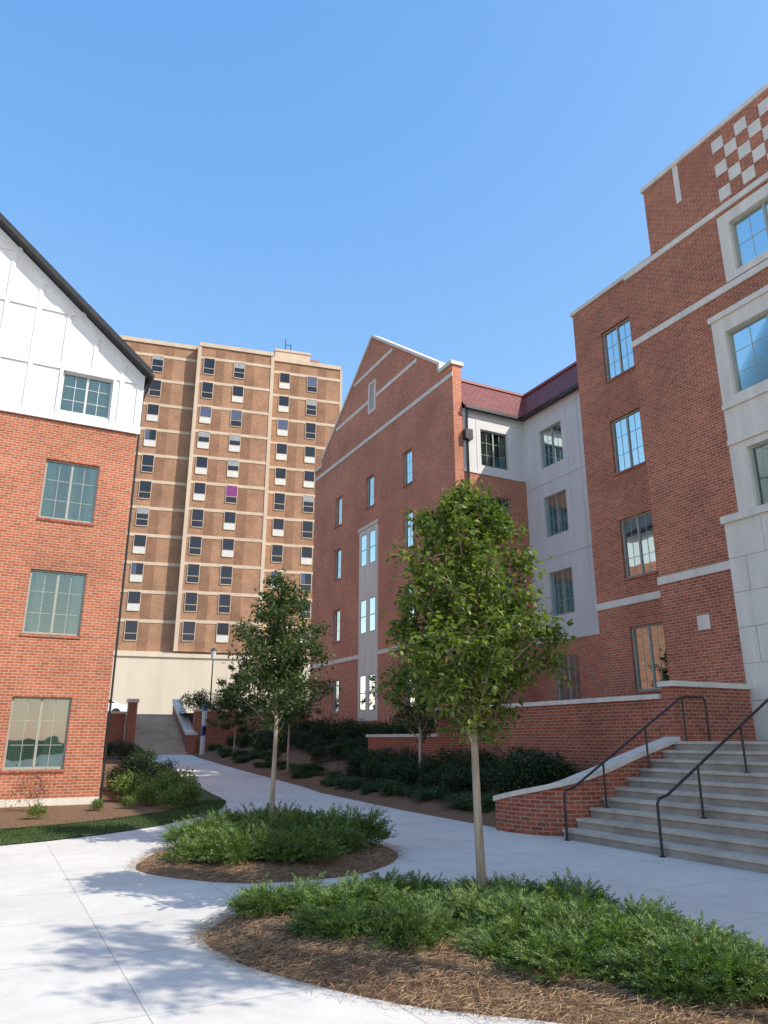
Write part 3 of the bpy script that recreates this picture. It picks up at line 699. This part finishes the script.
def juniper_mesh(seed,rad=.5,dome=.2,n=330):
    R=np.random.default_rng(seed); V=[];F=[]
    lumps=[(R.uniform(-.6,.6)*rad,R.uniform(-.6,.6)*rad,R.uniform(.6,1.3)) for _ in range(6)]
    for i in range(n):
        lx,ly,lh=lumps[i%6]; r=.42*rad*math.sqrt(R.random()); a=R.uniform(0,6.28)
        ox,oy=math.cos(a)*r,math.sin(a)*r; hz=dome*lh*(1-(r/(.5*rad))**2)*R.uniform(.15,1)
        b=np.array([lx+ox,ly+oy,max(.01,hz)])
        az=math.atan2(oy+ly*.4,ox+lx*.4)+R.normal(0,.6); el=R.uniform(.1,1.1)*(1.1-.7*r/(.42*rad)*.8); Ls=R.uniform(.13,.26)
        d=np.array([math.cos(az)*math.cos(el),math.sin(az)*math.cos(el),math.sin(el)])
        side=np.array([-math.sin(az),math.cos(az),0]); tw=R.normal(0,.6); upv=np.cross(d,side); side=side*math.cos(tw)+upv*math.sin(tw); nv=np.cross(d,side)
        m=10
        for k in range(m):
            t=k/(m-1); p_=b+d*Ls*t+np.array([0,0,-.12*t*t*Ls])
            ll=(.018+.045*math.sin(math.pi*min(1,t*.85+.18)))*R.uniform(.7,1.25)
            for sg in (-1,1):
                dd=d*.9+side*sg*.65+R.normal(0,.2,3)+nv*R.normal(0,.35); dd/=np.linalg.norm(dd); w=np.cross(dd,nv+R.normal(0,.3,3)); w/=np.linalg.norm(w)+1e-9; w*=.0042
                j=len(V); V+=[p_-w,p_+dd*ll*.5-w,p_+dd*ll,p_+dd*ll*.5+w,p_+w]; F.append((j,j+1,j+2,j+3,j+4))
    return fastmesh('juniper_foliage',np.array(V),F,M_jun)
JM=[juniper_mesh(s,.55,.22,620) for s in (1,2,3,4)]
def inst(name,me,loc,sc_=1,rot=None,sz=1):
    o=bpy.data.objects.new(name,me); o.location=loc; o.scale=(sc_,sc_,sc_*sz); o.rotation_euler=(0,0,random.uniform(0,6.28) if rot is None else rot); COL.objects.link(o); return o
J1=[(2.85,7.75,.85),(3.3,7.3,.9),(3.05,6.6,.85),(3.8,7.6,.75),(3.75,6.95,.85),(3.5,6.05,.9),(4.2,6.35,.9),(4.1,5.6,.9),(4.3,7.45,.65),(4.8,7.0,.8),(4.8,6.5,.85),(4.6,5.85,.9),(4.6,5.1,.95),(5.15,6.6,.7),(5.1,5.9,.85),(5.05,5.3,.85),(5.1,4.6,.8),(4.7,4.3,.95),(4.1,4.85,.85),(5.0,7.3,.6),(5.05,3.9,.85),(4.25,4.2,.75),(3.7,5.3,.7)]
for i,(x,y,k) in enumerate(J1): inst('juniper_shrub',JM[i%4],(x,y,.09),k*random.uniform(.92,1.12),sz=random.uniform(.8,1.25))
for i,(x,y) in enumerate([(3.0,11.3),(3.5,10.8),(4.1,10.6),(3.5,11.8),(4.3,11.3),(4.1,12.1),(4.8,11.2),(4.9,12.2),(3.4,12.7),(4.5,13.2),(5.3,11.7),(5.4,12.7),(4.1,13.7),(5.0,13.6)]):
    inst('juniper_shrub',JM[i%4],(x,y,.1),random.uniform(1.0,1.2),sz=random.uniform(1.0,1.4))
def shrub_mesh(seed,mat,n=2600,leaf=.05,rx=.5,rz=.45):
    R=np.random.default_rng(seed); nl=22; cs=[]
    for i in range(nl):
        a=R.uniform(0,6.28); r=rx*.62*math.sqrt(R.random()); cs.append((math.cos(a)*r,math.sin(a)*r,rz*R.uniform(.35,1.25)*(1-.45*(r/rx)**2),R.uniform(.12,.24)*rx/.5))
    C=[]
    for c_ in cs:
        m=n//nl; u_=R.normal(0,1,(m,3)); u_/=np.linalg.norm(u_,axis=1)[:,None]; C.append(np.array(c_[:3])+u_*(c_[3]*R.uniform(.55,1.15,(m,1))))
    C=np.concatenate(C); C=C[C[:,2]>0]; V,F=leaf_arrays(C,leaf,R,-.2); return fastmesh('shrub_foliage',V,F,mat)
SD=[shrub_mesh(s,M_shrubd) for s in (5,6)]; SL=[shrub_mesh(s,M_shrubl,2200,.06) for s in (7,8)]; SR=shrub_mesh(9,M_red,700,.04); SJ=shrub_mesh(10,M_gc,3000,.05,.5,.3)
for i in range(95):
    y=random.uniform(13.2,45.5); xl=interp(RL,y); xr=12.3 if y<25.5 else 15.7
    row=random.choice((.35,.6,.88) if y<25.5 else (.3,.5,.7,.9)); x=xl+(xr-xl)*(row+random.uniform(-.08,.08))
    if x-xl<.75: continue
    k=1.0+random.random()*.5 + (.25 if row>.8 else 0)
    if row<.5: inst('groundcover_shrub',SJ,(x,y,rbz(x,y)-.05),k*.9,sz=.7)
    else: inst('evergreen_shrub',SD[i%2],(x,y,rbz(x,y)-.05),k)
for (x,y,k) in ((11.3,14.3,1.7),(11.9,15.6,1.5),(10.9,16.9,1.3)): inst('evergreen_shrub',SD[0],(x,y,rbz(x,y)-.05),k)
for i in range(40):
    y=random.uniform(14,40); x=interp(RL,y)+random.uniform(.7,1.4); inst('groundcover_shrub',SJ,(x,y,rbz(x,y)-.06),random.uniform(.6,1.1),sz=.6)
for i in range(20):
    y=random.uniform(25.8,44); inst('evergreen_shrub',SD[i%2],(15.3+random.uniform(-.4,.2),y,rbz(15.3,y)-.1),random.uniform(1.4,2.1))
for (x,y,k) in ((4.3,19.9,.8),(5.0,21.3,1.1),(4.3,21.5,1.2),(5.1,22.8,1.3),(4.3,23.5,1.2),(5.2,24.6,1.1),(4.0,20.9,.9),(4.9,20.6,.9),(5.6,26.5,1.2),(3.7,22.6,1.2)): inst('light_green_shrub',SL[int(k*10)%2],(x,y,.05),k)
for (x,y,k) in ((4.2,26,1.6),(5.0,28,1.6),(5.5,31,1.5),(6.2,35,1.5),(4.4,24.8,1.5),(6.0,29.5,1.2),(6.3,39,1.6),(6.0,42,1.6)): inst('evergreen_shrub',SD[0],(x,y,h(y)+.02),k)
inst('reddish_shrub',SR,(1.1,20.6,.05),1.25,sz=1.2); inst('light_green_shrub',SL[0],(1.2,18.6,.05),.5); inst('light_green_shrub',SL[1],(2.6,20.0,.05),.45); inst('light_green_shrub',SL[1],(3.4,20.3,.05),.5)
for i in range(24):
    x=11.6+i*1.1+random.uniform(-.3,.3); inst('evergreen_shrub',SD[i%2],(x,48.4+random.uniform(-.6,.6),3.15),random.uniform(1.6,2.4))

# ================================================================= LIGHT, SKY, CAMERA
el=math.radians(42); sd=Vector((.61*math.cos(el),-.79*math.cos(el),math.sin(el))).normalized()
w=bpy.data.worlds.new("World"); sc.world=w; w.use_nodes=True; nt=w.node_tree
bg=nt.nodes.get('Background'); sky=nt.nodes.new('ShaderNodeTexSky'); sky.sky_type='NISHITA'; sky.sun_disc=False
sky.sun_elevation=el; sky.sun_rotation=math.atan2(sd.x,sd.y); sky.altitude=200; sky.air_density=1.0; sky.dust_density=.5; sky.ozone_density=1.6
sp=nt.nodes.new('ShaderNodeSeparateColor'); cb=nt.nodes.new('ShaderNodeCombineColor'); L(nt,sky.outputs[0],sp.inputs[0])
for i,(gm,k) in enumerate(((1.08,1.75),(.72,2.5),(.34,4.6))):
    L(nt,math_(nt,'MULTIPLY',math_(nt,'POWER',sp.outputs[i],gm),k),cb.inputs[i])
nt.links.new(cb.outputs[0],bg.inputs[0]); bg.inputs[1].default_value=.145
ld=bpy.data.lights.new('sun','SUN'); ld.energy=5.0; ld.angle=math.radians(.5); ld.color=(1,.95,.86)
lo=bpy.data.objects.new('sun',ld); lo.rotation_euler=sd.to_track_quat('Z','Y').to_euler(); lo.location=(20,-20,40); COL.objects.link(lo)
cd=bpy.data.cameras.new('camera'); cam=bpy.data.objects.new('camera',cd); COL.objects.link(cam)
cam.location=(0,0,1.7); cam.rotation_euler=(math.radians(90+17.04),0,math.radians(-27.3))
cd.sensor_fit='VERTICAL'; cd.sensor_height=36; cd.lens=26.0; cd.clip_start=.05; cd.clip_end=3000
sc.camera=cam
sc.view_settings.view_transform='Standard'; sc.view_settings.look='None'; sc.view_settings.exposure=0
